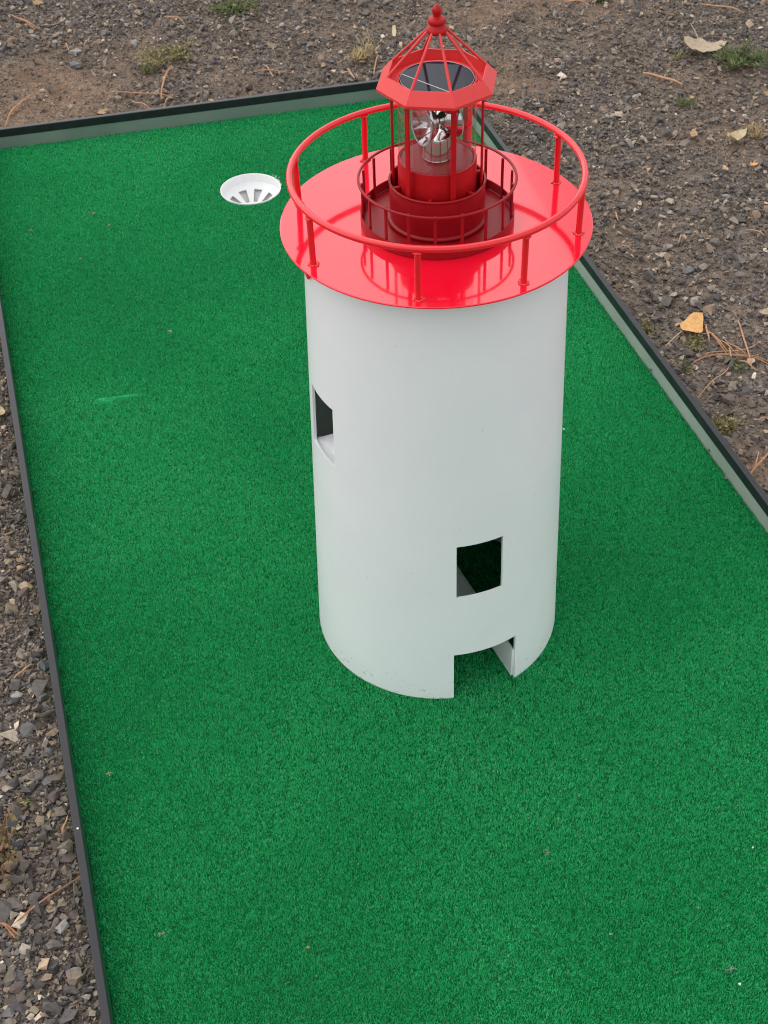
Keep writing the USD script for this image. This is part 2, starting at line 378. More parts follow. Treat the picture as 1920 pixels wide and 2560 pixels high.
fine = np.linspace(-2.4, 3.4, 233)
coarse = np.array([4, 5, 7, 10, 15, 22, 32, 45, 60.0])
gx = np.concatenate([-coarse[::-1] , fine, coarse + 0.0])
gx = np.unique(np.round(gx, 5)); gy = gx
X, Y = np.meshgrid(gx, gy, indexing='ij')
flat = np.stack([X.ravel(), Y.ravel()], 1)
V = np.c_[flat, relief(flat)]
ni = len(gx)
idx = np.arange(ni * ni).reshape(ni, ni)
F = np.stack([idx[:-1, :-1], idx[1:, :-1], idx[1:, 1:], idx[:-1, 1:]], -1).reshape(-1, 4)
g = usdkit.mesh(stage, '/World/ground', (V, F), M['soil'], smooth=True)
UsdGeom.PrimvarsAPI(g).CreatePrimvar('bare', Sdf.ValueTypeNames.FloatArray, 'vertex').Set(Vt.FloatArray.FromNumpy(bare(flat).astype(np.float32)))
tag(g.GetPrim(), 'brown gritty soil under the gravel round the green lane', 'ground', kind='structure')

# gravel: angular chips, each an island of one mesh
HULLS = []
for k in range(26):
    q = np.random.default_rng(100 + k)
    p = q.normal(size=(int(q.integers(7, 12)), 3)); p /= np.linalg.norm(p, axis=1)[:, None]
    p *= q.uniform(0.8, 1.1, (len(p), 1)) * np.array([1.0, q.uniform(0.55, 0.9), q.uniform(0.38, 0.68)])
    h = trimesh.convex.convex_hull(p); h.fix_normals()
    HULLS.append((np.array(h.vertices), np.array(h.faces)))
GRIT = []
for k in range(6):
    q = np.random.default_rng(300 + k)
    p = np.vstack([np.eye(3), -np.eye(3)]) * q.uniform(0.5, 1.0, (6, 1)) + q.normal(0, 0.12, (6, 3))
    h = trimesh.convex.convex_hull(p); h.fix_normals()
    GRIT.append((np.array(h.vertices), np.array(h.faces)))


def scatter(points, sizes, shapes, sink, seed, flatten=0.45):
    """One mesh of stones: size is the half length; each turned at random, mostly lying flat."""
    q = np.random.default_rng(seed)
    n = len(points)
    which = q.integers(0, len(shapes), n)
    Vs, Fs, Ts, off = [], [], [], 0
    z0 = relief(points)
    for k, (v, f) in enumerate(shapes):
        i = np.nonzero(which == k)[0]
        if not len(i):
            continue
        a, tx, ty = q.uniform(0, 2 * PI, len(i)), q.normal(0, flatten, len(i)), q.normal(0, flatten, len(i))
        ca, sa, cx, sx, cy, sy = np.cos(a), np.sin(a), np.cos(tx), np.sin(tx), np.cos(ty), np.sin(ty)
        o, z = np.ones_like(a), np.zeros_like(a)
        Rz = np.stack([ca, -sa, z, sa, ca, z, z, z, o], 1).reshape(-1, 3, 3)
        Rx = np.stack([o, z, z, z, cx, -sx, z, sx, cx], 1).reshape(-1, 3, 3)
        Ry = np.stack([cy, z, sy, z, o, z, -sy, z, cy], 1).reshape(-1, 3, 3)
        s = sizes[i][:, None] * q.uniform(0.8, 1.2, (len(i), 3))
        w = np.einsum('nij,nvj->nvi', Rx @ Ry @ Rz, v[None] * s[:, None])
        w[..., 0] += points[i, 0, None]; w[..., 1] += points[i, 1, None]
        w[..., 2] += (z0[i] + sizes[i] * (0.5 - sink[i]))[:, None]
        Ts.append(np.repeat(q.uniform(0, 1, len(i)), len(v)))
        Vs.append(w.reshape(-1, 3)); Fs.append((f[None] + (off + np.arange(len(i)) * len(v))[:, None, None]).reshape(-1, 3)); off += len(i) * len(v)
    return (np.vstack(Vs), np.vstack(Fs)), np.concatenate(Ts)


def outside_lane(p, gap):
    a = np.stack([p @ N, p @ T], 1)
    back = (p - BA) @ (np.array([-(BB - BA)[1], (BB - BA)[0]]) / np.linalg.norm(BB - BA))
    return ~((a[:, 0] > LEFT - 0.0095 - gap) & (a[:, 0] < RIGHT + 0.0095 + gap) & (back < 0.0095 + gap))


XR, YR = (-1.55, 1.45), (-1.0, 2.7)


def near_view(p, m=0.40):
    """Keeps the ground in the picture and a margin round it."""
    q = np.c_[p, np.full(len(p), GZ)] - EYE
    z = q @ FW
    x, y = FPX * (q @ RT) / z, -FPX * (q @ UP) / z
    k = FPX * m / z
    return (np.abs(x) < 960 + k) & (np.abs(y) < 1280 + k)


def spread(n, gap, seed):
    q = np.random.default_rng(seed)
    p = np.stack([q.uniform(*XR, n), q.uniform(*YR, n)], 1)
    p = p[outside_lane(p, gap) & near_view(p)]
    return p, q


def near_left(p):
    """1 along the near left side, where the chips lie coarser and closer."""
    return np.clip((-(p @ N) - 0.45) * 12, 0, 1) * np.clip((p @ T + 0.85) * 2.5, 0, 1)


p, q = spread(150000, 0.006, 21)
b = bare(p)
leftish = near_left(p)
clump = meshkit.fbm(np.c_[p * 9.0, np.zeros(len(p))], 3, 40)
keep = q.uniform(size=len(p)) < np.clip((1.1 - 1.15 * b * (1 - 0.7 * leftish)) * (0.55 + 1.1 * clump) + 0.4 * leftish, 0.10, 1)
p, b, leftish = p[keep], b[keep], leftish[keep]
sz = np.clip(np.exp(q.normal(math.log(0.0048), 0.42, len(p))), 0.0024, 0.014) * (1 + 0.30 * leftish * q.uniform(size=len(p)))
gr1 = scatter(p, sz, HULLS, q.uniform(-0.3, 0.35, len(p)), 31)
p3, q3 = spread(150000, 0.004, 23)
k3 = q3.uniform(size=len(p3)) < np.clip(np.clip(1.0 - 0.75 * bare(p3), 0.12, 1) * np.clip(0.45 + 0.9 * meshkit.fbm(np.c_[p3 * 7.0, np.zeros(len(p3))], 3, 41), 0.3, 1) + 0.5 * near_left(p3), 0, 1)
p3 = p3[k3]
gr3 = scatter(p3, np.clip(np.exp(q3.normal(math.log(0.0026), 0.28, len(p3))), 0.0015, 0.0045), HULLS, q3.uniform(-0.3, 0.3, len(p3)), 33)
obj('gravel', gr3[0], M['gravel'], tones=gr3[1], label='small dark stone chips filling the gaps between larger gravel', cat='gravel chips', kind='stuff')
q4 = np.random.default_rng(24)
p4 = LEFT * N - q4.uniform(0.012, 0.30, 52000)[:, None] * N + q4.uniform(-0.95, 1.0, 52000)[:, None] * T
p4 = p4[near_view(p4, 0.25)]
gr4 = scatter(p4, np.clip(np.exp(q4.normal(math.log(0.0028), 0.34, len(p4))), 0.0014, 0.0065), HULLS, q4.uniform(-0.2, 0.3, len(p4)), 34)
obj('gravel', gr4[0], M['gravel'], tones=gr4[1], label='closely packed crushed gravel strip left of the left rail', cat='gravel strip', kind='stuff')
p2, q2 = spread(200000, 0.002, 22)
k2 = q2.uniform(size=len(p2)) < np.clip(0.95 - 0.45 * bare(p2), 0.2, 1)
p2 = p2[k2]
gr2 = scatter(p2, q2.uniform(0.0012, 0.0026, len(p2)), GRIT, q2.uniform(-0.1, 0.4, len(p2)), 32)
obj('gravel', gr1[0], M['gravel'], tones=gr1[1], label='loose dark grey and brown crushed gravel round the green lane', cat='gravel', kind='stuff')
obj('grit', gr2[0], M['gravel'], tones=gr2[1], label='fine grit and sand grains between the gravel chips', cat='grit', kind='stuff')

# ------------------------------------------------------------------ the putting lane
lane = thing('mini_golf_lane', 'green carpeted putting lane with black edged low boards, lighthouse standing on it', 'putting lane')


def plate_from(poly, z0, z1):
    t = trimesh.creation.extrude_polygon(poly, z1 - z0); t.apply_translation((0, 0, z0))
    return t


hole = Point(*CUP).buffer(CUP_R + 0.0004, 48)
obj('base_board', plate_from(INNER.buffer(0.004, join_style=2).difference(Point(*CUP).buffer(CUP_R + 0.003, 48)), -0.03, -0.0078), M['plywood'], lane)
carpet = obj('carpet', plate_from(INNER.buffer(-0.0006, join_style=2).difference(hole), -0.0074, -0.0032), M['backing'], lane)
inr = [C_FL, C_BL, C_BR, C_FR]


def run(a, b, pa, nb, section):
    """A length of moulding on the inner edge a to b; pa and nb are the edge's neighbours, for the mitres. section: (outward, z)."""
    def out(p0, p1):
        d = (p1 - p0) / np.linalg.norm(p1 - p0)
        return np.array([-d[1], d[0]])
    o1 = out(a, b) * -1
    cen = np.array(INNER.centroid.coords[0])
    if o1 @ ((a + b) / 2 - cen) < 0:
        o1 = -o1

    def mitre(c, far):
        if far is None:
            return o1
        o2 = out(far, c) * -1
        if o2 @ ((far + c) / 2 - cen) < 0:
            o2 = -o2
        s = o1 + o2
        return s / (s @ o1)
    ma, mb = mitre(a, pa), mitre(b, nb)
    k = len(section)
    va = [np.r_[a + d * ma, z] for d, z in section]; vb = [np.r_[b + d * mb, z] for d, z in section]
    f = []
    for i in range(k):
        j = (i + 1) % k
        f += [[i, j, k + j], [i, k + j, k + i]]
    for i in range(1, k - 1):
        f += [[0, i + 1, i], [k, k + i, k + i + 1]]
    t = trimesh.Trimesh(np.array(va + vb), np.array(f), process=False); t.fix_normals()
    return t


ch = 0.0011
top = [(0.0, 0.0215), (0.0, 0.0375 - ch), (0.0003, 0.0375 - ch * 0.35), (ch, 0.0375), (0.009 - ch, 0.0375), (0.0087, 0.0375 - ch * 0.35), (0.009, 0.0375 - ch), (0.009, 0.0215)]
low = [(0.0006, -0.0305), (0.0006, 0.0213), (0.0086, 0.0213), (0.0086, -0.0305)]
for a, b, pa, nb, nm in ((C_FL, C_BL, None, C_BR, 'side'), (C_BL, C_BR, C_FL, C_FR, 'end'), (C_BR, C_FR, C_BL, None, 'side'), (C_FR, C_FL, None, None, 'end')):
    r_ = obj(nm + '_rail', run(a, b, pa, nb, top), M['black'], lane)
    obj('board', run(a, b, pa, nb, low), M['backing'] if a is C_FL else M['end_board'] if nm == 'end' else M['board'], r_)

# pile: tufts of short curled fibres
TUFTS = []
inst = UsdGeom.PointInstancer.Define(stage, str(lane.GetPath()) + '/turf_pile')
tag(inst.GetPrim(), 'short green carpet fibres', kind='stuff')
for k in range(10):
    q = np.random.default_rng(500 + k)
    vs, fs = [], []
    for i in range(46):
        x0 = q.uniform(-0.0052, 0.0052, 2)
        a = q.uniform(0, 2 * PI); lean = np.array([math.cos(a), math.sin(a)])
        side = np.array([-lean[1], lean[0]]) * q.uniform(0.00022, 0.00040)
        h = q.uniform(0.0016, 0.0034); out = q.uniform(0.0002, 0.0016)
        pts = [(x0, 0.0), (x0 + lean * out * 0.45, h * 0.72), (x0 + lean * out * 1.1, h * q.uniform(0.8, 1.1))]
        o = len(vs)
        for j, (c, z) in enumerate(pts):
            w = (1.0, 0.9, 0.45)[j]
            vs += [(*(c - side * w), z), (*(c + side * w), z)]
        fs += [[o, o + 1, o + 3], [o, o + 3, o + 2], [o + 2, o + 3, o + 5], [o + 2, o + 5, o + 4]]
    tone(usdkit.mesh(stage, f'{inst.GetPath()}/tuft_{k:03d}', (np.array(vs), np.array(fs)), M['turf']), seed=k)
    inst.GetPrototypesRel().AddTarget(f'{inst.GetPath()}/tuft_{k:03d}')
q = np.random.default_rng(77)
step = 0.0062
us, ts = np.arange(LEFT + 0.003, RIGHT - 0.002, step), np.arange(-1.62, 1.0, step)
U, W_ = np.meshgrid(us, ts, indexing='ij')
P = U.ravel()[:, None] * N + W_.ravel()[:, None] * T + q.uniform(-0.5, 0.5, (U.size, 2)) * step
u_, bk = P @ N, (P - BA) @ (np.array([-(BB - BA)[1], (BB - BA)[0]]) / np.linalg.norm(BB - BA))
ok = (u_ > LEFT + 0.002) & (u_ < RIGHT - 0.002) & (bk < -0.003) & (np.linalg.norm(P - CUP, axis=1) > CUP_R + 0.0045) & near_view(P, 0.35)
P = P[ok]
PZ = np.full(len(P), -0.0033)
# the small slit in the carpet whose near lip stands up
ta, tb = ground(236, 999, 0)[:2], ground(352, 983, 0)[:2]
sl = tb - ta; ln = np.linalg.norm(sl); sl /= ln; nrm = np.array([sl[1], -sl[0]])
if nrm @ (EYE[:2] - ta) < 0:
    nrm = -nrm
along, across = (P - ta) @ sl / ln, (P - ta) @ nrm
width = np.where((along > 0) & (along < 1), np.clip(1 - along, 0, 1) ** 0.8 * np.clip(0.35 + along * 6, 0, 1), 0)
keep = ~((along > -0.02) & (along < 0.95) & (across < 0.0005) & (across > -0.004 * width - 0.0015))       # the dark gap behind the lip
PZ += np.where((across > 0) & (across < 0.012 * width + 1e-9), 0.0055 * width * (1 - across / (0.012 * width + 1e-9)), 0)
P, PZ = P[keep], PZ[keep]
ang = q.uniform(0, 2 * PI, len(P)) / 2
inst.CreatePositionsAttr(Vt.Vec3fArray.FromNumpy(np.c_[P, PZ].astype(np.float32)))
inst.CreateProtoIndicesAttr(Vt.IntArray.FromNumpy(q.integers(0, 10, len(P)).astype(np.int32)))
inst.CreateOrientationsAttr(Vt.QuathArray([Gf.Quath(float(math.cos(a)), 0.0, 0.0, float(math.sin(a))) for a in ang]))
hs = 0.95 + 0.25 * meshkit.fbm(np.c_[P * 14, np.zeros(len(P))], 3, 8)
inst.CreateScalesAttr(Vt.Vec3fArray.FromNumpy(np.c_[np.ones(len(P)), np.ones(len(P)), hs].astype(np.float32)))

vs, fs = [], []
for i in range(13):
    t = i / 12
    w = (1 - t) ** 0.8 * (0.35 + 0.65 * min(1, t * 9))
    c = ta + sl * ln * t + nrm * 0.0012 * math.sin(t * 7)
    zt = 0.0002 + 0.0046 * w
    vs += [(*(c + nrm * (0.003 + 0.009 * w)), -0.0034), (*(c + nrm * (0.002 + 0.004 * w)), zt * 0.75 - 0.0025), (*c, zt - 0.0019), (*(c - nrm * 0.0004), -0.0045)]
for i in range(12):
    for j in range(3):
        o = i * 4 + j
        fs.append([o, o + 4, o + 5, o + 1])
obj('carpet_lip', (np.array(vs), np.array(fs)), M['lip'], lane, smooth=True, label='raised light green lip along a slit in the carpet')

# ------------------------------------------------------------------ hole cup
cup = thing('hole_cup', 'white plastic golf cup sunk in the green carpet near the far board', 'golf cup', (*CUP, 0))
R = CUP_R
obj('cup_wall', lathe([(R - 0.0016, -0.0225), (R - 0.0016, -0.0012), (R - 0.0008, -0.0004), (R + 0.0003, -0.0006), (R + 0.0003, -0.0250), (R - 0.0016, -0.0250)][::-1], 96, closed=True), M['cup'], cup, smooth=35)
sect = []
prof = lambda r: -0.0165 - 0.034 * max(0.0, 1 - r / 0.0545) ** 1.05
NS = 8
for k in range(NS):                                # a sloping floor with radial slots
    a0 = k * 360 / NS + 21
    for r0, r1, b0, b1 in ((0.0125, 0.018, 0, 45), (0.041, R - 0.0014, 0, 45), (0.018, 0.041, 23, 45)):
        vs, fs = [], []
        m_ = 6
        for i in range(m_ + 1):
            a = a0 + b0 + (b1 - b0) * i / m_
            vs += [pol(r0, a, prof(r0)), pol(r1, a, prof(r1)), pol(r0, a, prof(r0) - 0.0018), pol(r1, a, prof(r1) - 0.0018)]
        for i in range(m_):
            o = i * 4
            fs += [[o, o + 1, o + 5, o + 4], [o + 2, o + 6, o + 7, o + 3], [o, o + 4, o + 6, o + 2], [o + 1, o + 3, o + 7, o + 5]]
        fs += [[0, 2, 3, 1], [m_ * 4, m_ * 4 + 1, m_ * 4 + 3, m_ * 4 + 2]]
        sect.append(trimesh.Trimesh(*meshkit.arrays((np.array(vs), np.array(fs)))[:2], process=False))
fl = obj('cup_floor', joined(sect), M['cup'], cup)
obj('flag_socket', lathe([(0.0128, -0.0440), (0.0112, -0.0430), (0.0095, -0.045), (0.0095, -0.066), (0.0128, -0.066)], 40, closed=True), M['cup'], fl, smooth=35)
obj('cup_bottom', lathe([(0.0, -0.068), (0.0128, -0.068), (0.014, -0.0530), (R - 0.002, -0.0235), (R - 0.002, -0.0249), (0.014, -0.0555), (0.0138, -0.070), (0, -0.070)], 48), M['cupdark'], cup)
fr = []
q = np.random.default_rng(5)
for a in list(q.uniform(8, 48, 11)):               # frayed threads at the cut edge of the carpet
    b0 = pol(R + 0.0015, a, -0.001); d = pol(q.uniform(0.002, 0.006), a + q.normal(150, 70), q.uniform(0.001, 0.005))
    fr.append(tube([b0, b0 + d * 0.6 + (0, 0, 0.002), b0 + d], 0.00035, 4))
obj('frayed_threads', joined(fr), M['flake'], cup)

# ------------------------------------------------------------------ the lighthouse
H, RB, RTOP, WALL = 0.5643, 0.150, 0.134, 0.003
light = thing('lighthouse', 'white painted steel model lighthouse with red deck, standing on green lane', 'model lighthouse')
seg = 288

def rolled_wall(holes, top):
    """The tower's sheet rolled into a slightly conical tube, with openings (deg0, deg1, z0, z1) cut through."""
    th = np.unique(np.round(np.concatenate([np.arange(-180, 180, 1.25)] + [h[:2] for h in holes]), 4))
    zz = np.unique(np.round(np.concatenate([np.linspace(-0.0016, top, 12)] + [h[2:] for h in holes]), 5))
    zz = zz[(zz >= -0.0017) & (zz <= top)]
    nt, nz = len(th), len(zz)
    a = np.radians(th)
    solid = np.ones((nt, nz - 1), bool)
    for i in range(nt):
        m_ = (th[i] + (th[(i + 1) % nt] if i + 1 < nt else 180)) / 2
        for j in range(nz - 1):
            zm = (zz[j] + zz[j + 1]) / 2
            if any(h[0] < m_ < h[1] and h[2] < zm < h[3] for h in holes):
                solid[i, j] = False
    rz = RB + (RTOP - RB) * zz / H
    ring = lambda d: np.stack([np.outer(np.cos(a), rz - d), np.outer(np.sin(a), rz - d), np.tile(zz, (nt, 1))], -1)
    out, inn = ring(0), ring(WALL)
    sl_ = (RB - RTOP) / H
    nrm_ = np.stack([np.tile(np.cos(a)[:, None], (1, nz)), np.tile(np.sin(a)[:, None], (1, nz)), np.full((nt, nz), sl_)], -1)
    nrm_ /= np.linalg.norm(nrm_, axis=-1, keepdims=True)
    v, n, f = [out.reshape(-1, 3), inn.reshape(-1, 3)], [nrm_.reshape(-1, 3), -nrm_.reshape(-1, 3)], []
    k = nt * nz
    ev, en, ef = [], [], []

    def edge(p, normal):
        o = 2 * k + len(ev)
        ev.extend(p); en.extend([normal] * 4); ef.extend([[o, o + 1, o + 2], [o, o + 2, o + 3]])
    for i in range(nt):
        i2 = (i + 1) % nt
        for j in range(nz - 1):
            if not solid[i, j]:
                continue
            q = [i * nz + j, i2 * nz + j, i2 * nz + j + 1, i * nz + j + 1]
            f += [[q[0], q[1], q[2]], [q[0], q[2], q[3]], [k + q[0], k + q[2], k + q[1]], [k + q[0], k + q[3], k + q[2]]]
            tang = np.array([-math.sin(a[i]), math.cos(a[i]), 0])
            if not solid[i - 1, j]:
                edge([out[i, j], out[i, j + 1], inn[i, j + 1], inn[i, j]], -tang)
            if not solid[i2, j]:
                edge([out[i2, j], inn[i2, j], inn[i2, j + 1], out[i2, j + 1]], tang)
            if j == 0 or not solid[i, j - 1]:
                edge([out[i, j], inn[i, j], inn[i2, j], out[i2, j]], np.array([0, 0, -1.0]))
            if j == nz - 2 or not solid[i, j + 1]:
                edge([out[i, j + 1], out[i2, j + 1], inn[i2, j + 1], inn[i, j + 1]], np.array([0, 0, 1.0]))
    return np.vstack(v + [np.array(ev)]), np.vstack(n + [np.array(en)]), np.array(f + ef)


tv, tn, tf = rolled_wall([(-82.3, -51.2, -0.01, 0.0725), (98.5, 130.5, -0.01, 0.0725), (-81.3, -59.5, 0.1645, 0.2425), (-163.2, -141.3, 0.3125, 0.3900)], H - 0.0024)
tower = obj('tower_wall', (tv, tf), M['white'], light)
tm = UsdGeom.Mesh(tower)
tm.CreateNormalsAttr(Vt.Vec3fArray.FromNumpy(tn.astype(np.float32))); tm.SetNormalsInterpolation('vertex')
D = pol(1, -65)[:2]; DN = np.array([-D[1], D[0]])
for off in (0.0325, -0.0455):
    reach = math.sqrt(0.1455 ** 2 - off ** 2)
    c = DN * (off + math.copysign(0.0015, off))
    obj('tunnel_wall', box((2 * reach, 0.003, 0.0455), (*c, 0.0228), math.radians(-65)), M['white'], light)
inside = Point(0, 0).buffer(0.1365, 64)
ch_parts = []
fp = plate_from(Polygon([(-0.2, -0.13), (-0.05, -0.13), (-0.05, -0.036), (-0.2, -0.036)]).intersection(Point(0, 0).buffer(0.1405, 96)), 0.3088, 0.3112)
fp = fp.subdivide_to_size(0.02)
dep = fp.vertices[:, :2] @ pol(1, -152)[:2] - 0.131                       # the cut flap is bent inwards and slopes out to the sill
fp.vertices[:, 2] += -0.38 * np.minimum(dep, 0)
ch_parts.append(fp)
obj('chute', joined(ch_parts), M['white'], light)

RD = 0.1565
dk = lathe([(0, H), (RD - 0.0008, H), (RD, H - 0.0006), (RD, H - 0.0017), (RD - 0.0008, H - 0.0023), (0, H - 0.0023)], 256)
obj('deck', dk, M['deck'], light, smooth=32)
ZR, RR, RTUBE = 0.6188, 0.1440, 0.0033
obj('guard_rail', torus(RR, RTUBE, ZR, 160, 16, 0.001, 0), M['rail'], light, smooth=True)


def weld(c, r, seed):
    """A lumpy collar of weld metal round a post's foot."""
    q = np.random.default_rng(seed)
    lumps = []
    for k in range(9):
        a = k * 40 + q.uniform(-8, 8)
        s = trimesh.creation.icosphere(2, q.uniform(0.0015, 0.0024)); s.vertices *= (1, 1, 0.62)
        s.vertices += pol(r + q.uniform(-0.0003, 0.0008), a, 0.0004)
        lumps.append(mf(s))
    t = m3.Manifold.batch_boolean(lumps, m3.OpType.Add).to_mesh()
    t = trimesh.Trimesh(t.vert_properties[:, :3], t.tri_verts)
    t.apply_translation(c)
    return t


for k, a in enumerate((-96.6, -55.0, -11.8, 30.2, 75.5, 121.3, 168.0, -145.4)):
    foot = pol(0.1432, a, H)
    head = pol(RR, a, ZR - 0.0015)
    j = np.random.default_rng(k).normal(0, 0.0007, 3) * (1, 1, 0)
    ps = obj('rail_post', rod(foot + j - (0, 0, 0.0002), head, 0.0031, n=18), M['rail'], light, smooth=40)
    obj('weld_bead', weld(foot + j, 0.0036, 40 + k), M['rail'], ps, smooth=True)
    hw = weld((0, 0, 0), 0.0026, 80 + k); hw.vertices *= (1, 1, 0.9); hw.apply_translation(head - (0, 0, 0.0024))
    obj('weld_bead', hw, M['rail'], ps, smooth=True)
t = bevel_box(0.003, 0.021, 0.034, 0.0012); t.apply_translation((RTOP + 0.0026, 0, H - 0.0024 - 0.0170))
t.apply_transform(trimesh.transformations.rotation_matrix(math.radians(-161.5), (0, 0, 1)))
obj('mounting_tab', t, M['rail'], light)

# ------------------------------------------------------------------ the solar lantern on the deck
lan = thing('solar_lantern', 'red metal solar lantern with pointed open roof on the lighthouse deck', 'lantern', (0.0016, 0, H))
Z = lambda z: z - H
RP = 0.0768
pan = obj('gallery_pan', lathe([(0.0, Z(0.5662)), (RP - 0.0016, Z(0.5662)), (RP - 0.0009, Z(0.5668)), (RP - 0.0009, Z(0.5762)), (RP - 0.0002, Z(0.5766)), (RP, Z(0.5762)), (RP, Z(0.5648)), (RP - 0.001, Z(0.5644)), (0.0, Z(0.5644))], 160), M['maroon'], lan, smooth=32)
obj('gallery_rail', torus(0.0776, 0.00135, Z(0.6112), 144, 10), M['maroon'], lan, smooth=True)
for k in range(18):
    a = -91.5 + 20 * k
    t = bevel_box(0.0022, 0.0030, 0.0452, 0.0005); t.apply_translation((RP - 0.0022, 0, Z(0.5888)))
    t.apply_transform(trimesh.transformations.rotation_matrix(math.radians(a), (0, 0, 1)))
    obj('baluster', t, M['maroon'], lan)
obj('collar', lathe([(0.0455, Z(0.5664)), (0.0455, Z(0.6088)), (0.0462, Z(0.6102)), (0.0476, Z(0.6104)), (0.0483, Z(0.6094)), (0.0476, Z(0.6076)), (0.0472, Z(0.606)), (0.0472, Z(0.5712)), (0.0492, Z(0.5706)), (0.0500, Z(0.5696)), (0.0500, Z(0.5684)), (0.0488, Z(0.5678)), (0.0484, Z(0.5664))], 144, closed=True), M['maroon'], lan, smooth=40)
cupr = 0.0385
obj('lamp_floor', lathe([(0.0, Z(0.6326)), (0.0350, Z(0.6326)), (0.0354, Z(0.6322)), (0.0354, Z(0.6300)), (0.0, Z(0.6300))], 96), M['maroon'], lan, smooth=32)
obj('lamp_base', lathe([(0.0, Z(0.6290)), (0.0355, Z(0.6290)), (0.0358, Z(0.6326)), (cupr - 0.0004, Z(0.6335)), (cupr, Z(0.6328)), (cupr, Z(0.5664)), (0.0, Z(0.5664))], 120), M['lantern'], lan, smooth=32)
for k in range(6):
    a = -99.5 + 60 * k
    t = bevel_box(0.0072, 0.0034, 0.0046, 0.0008); t.apply_translation((0.0424, 0, Z(0.6072)))
    t.apply_transform(trimesh.transformations.rotation_matrix(math.radians(a), (0, 0, 1)))
    obj('lug', t, M['lantern'], lan)
ZB, ZE = 0.7075, 0.5680
for k in range(6):
    a = -129.5 + 60 * k
    st = bevel_box(0.0022, 0.0054, ZB - ZE, 0.0006)
    f_ = (st.vertices[:, 2] + (ZB - ZE) / 2) / (ZB - ZE)
    st.vertices[:, 0] += 0.0437 + 0.0 * f_
    st.vertices[:, 2] += Z((ZB + ZE) / 2)
    st.apply_transform(trimesh.transformations.rotation_matrix(math.radians(a), (0, 0, 1)))
    obj('support_post', st, M['lantern'], lan)
obj('lens_cylinder', lathe([(0.0375, Z(0.6338)), (0.0375, Z(0.7060))], 120), M['glass'], lan, smooth=32)
# rotating beacon: two faceted mirror bowls back to back on a stem
lampz = Z(0.6700)
beacon = obj('beacon_stem', lathe([(0.0138, Z(0.6328)), (0.0145, Z(0.6345)), (0.0140, Z(0.6360)), (0.0132, Z(0.6520)), (0.0120, Z(0.6560)), (0.0, Z(0.6560))], 48), M['chrome'], lan, smooth=40)
for s, yaw in ((1, 208), (-1, 28)):
    q = np.random.default_rng(60 + yaw); NF = 18
    rings = []
    for i, (r, d) in enumerate(((0.0035, 0.0022), (0.0080, 0.0038), (0.0125, 0.0068), (0.0165, 0.0112), (0.0195, 0.0168))):
        jit = q.normal(0, 0.0006, NF) * (i < 4)
        rings.append([(r * math.cos(a_), r * math.sin(a_), d + e_) for a_, e_ in zip((np.arange(NF) + 0.5 * (i % 2)) * 2 * PI / NF, jit)])
    vs = np.array(rings).reshape(-1, 3); fs = []
    for i in range(4):
        for j in range(NF):
            a_, b_ = i * NF + j, i * NF + (j + 1) % NF
            c_, d_ = a_ + NF, b_ + NF
            if i % 2 == 0:
                fs += [[a_, b_, c_], [b_, d_, c_]]
            else:
                fs += [[a_, b_, d_], [a_, d_, c_]]
    fs += [[0, j, j + 1] for j in range(1, NF - 1)]
    bowl = trimesh.Trimesh(vs, np.array(fs), process=False)
    outer = lathe([(0.0, 0.0), (0.006, 0.0005), (0.013, 0.005), (0.0180, 0.0115), (0.0202, 0.0168), (0.0195, 0.0168)], 40)
    rim = torus(0.0199, 0.0007, 0.0172, 48, 8)
    tilt = trimesh.transformations.rotation_matrix(math.radians(86), (0, 1, 0))
    tr = trimesh.transformations.translation_matrix((0, 0, lampz)) @ trimesh.transformations.rotation_matrix(math.radians(yaw), (0, 0, 1)) @ tilt
    lens = lathe([(0.0, 0.0182), (0.012, 0.0180), (0.0192, 0.0174)], 40)
    for m_ in (bowl, outer, rim, lens):
        m_.apply_transform(tr)
    bw = obj('reflector_bowl', joined([bowl, outer]), M['chrome'], lan, smooth=22)
    obj('lens_rim', rim, M['busbar'], bw, smooth=True)
    obj('lens', lens, M['glass'], bw, smooth=True)
# roof: sloping eight-sided rim, inner well with the panel, eight rods, finial
PH = -119.5
obj('roof_rim', lathe([(0.0362, Z(0.7062)), (0.0550, Z(0.7062)), (0.0582, Z(0.7086)), (0.0586, Z(0.7110)), (0.0486, Z(0.7216)), (0.0474, Z(0.7214)), (0.0468, Z(0.7112)), (0.0362, Z(0.7112))], 8, PH, closed=True), M['roof'], lan)
pn = obj('solar_panel', lathe([(0.0, Z(0.7142)), (0.0338, Z(0.7142)), (0.0352, Z(0.7134)), (0.0356, Z(0.7122)), (0.0356, Z(0.7080)), (0.0, Z(0.7080))], 96), M['solar'], lan, smooth=25)
obj('panel_edge', torus(0.0346, 0.00018, Z(0.7141), 96, 8), M['cupdark'], pn, smooth=True)
obj('panel_seat', lathe([(0.0358, Z(0.7114)), (0.0358, Z(0.7138)), (0.0366, Z(0.7142)), (0.0374, Z(0.7138)), (0.0376, Z(0.7114))], 96), M['roof'], lan, smooth=40)
for off in (-0.0158, 0.0158):
    half = math.sqrt(0.0335 ** 2 - off ** 2)
    t = box((2 * half, 0.0010, 0.00012), (0, off, Z(0.71430)), 0)
    t.apply_transform(trimesh.transformations.rotation_matrix(math.radians(-41), (0, 0, 1)))
    if off < 0:
        obj('busbar', t, M['busbar'], pn)
for k in range(8):
    a = PH + 45 * k
    obj('roof_rod', rod(pol(0.0088, a, Z(0.7600)), pol(0.0474, a, Z(0.7208)), 0.00125, 0.0015, 10), M['roof'], lan, smooth=40)
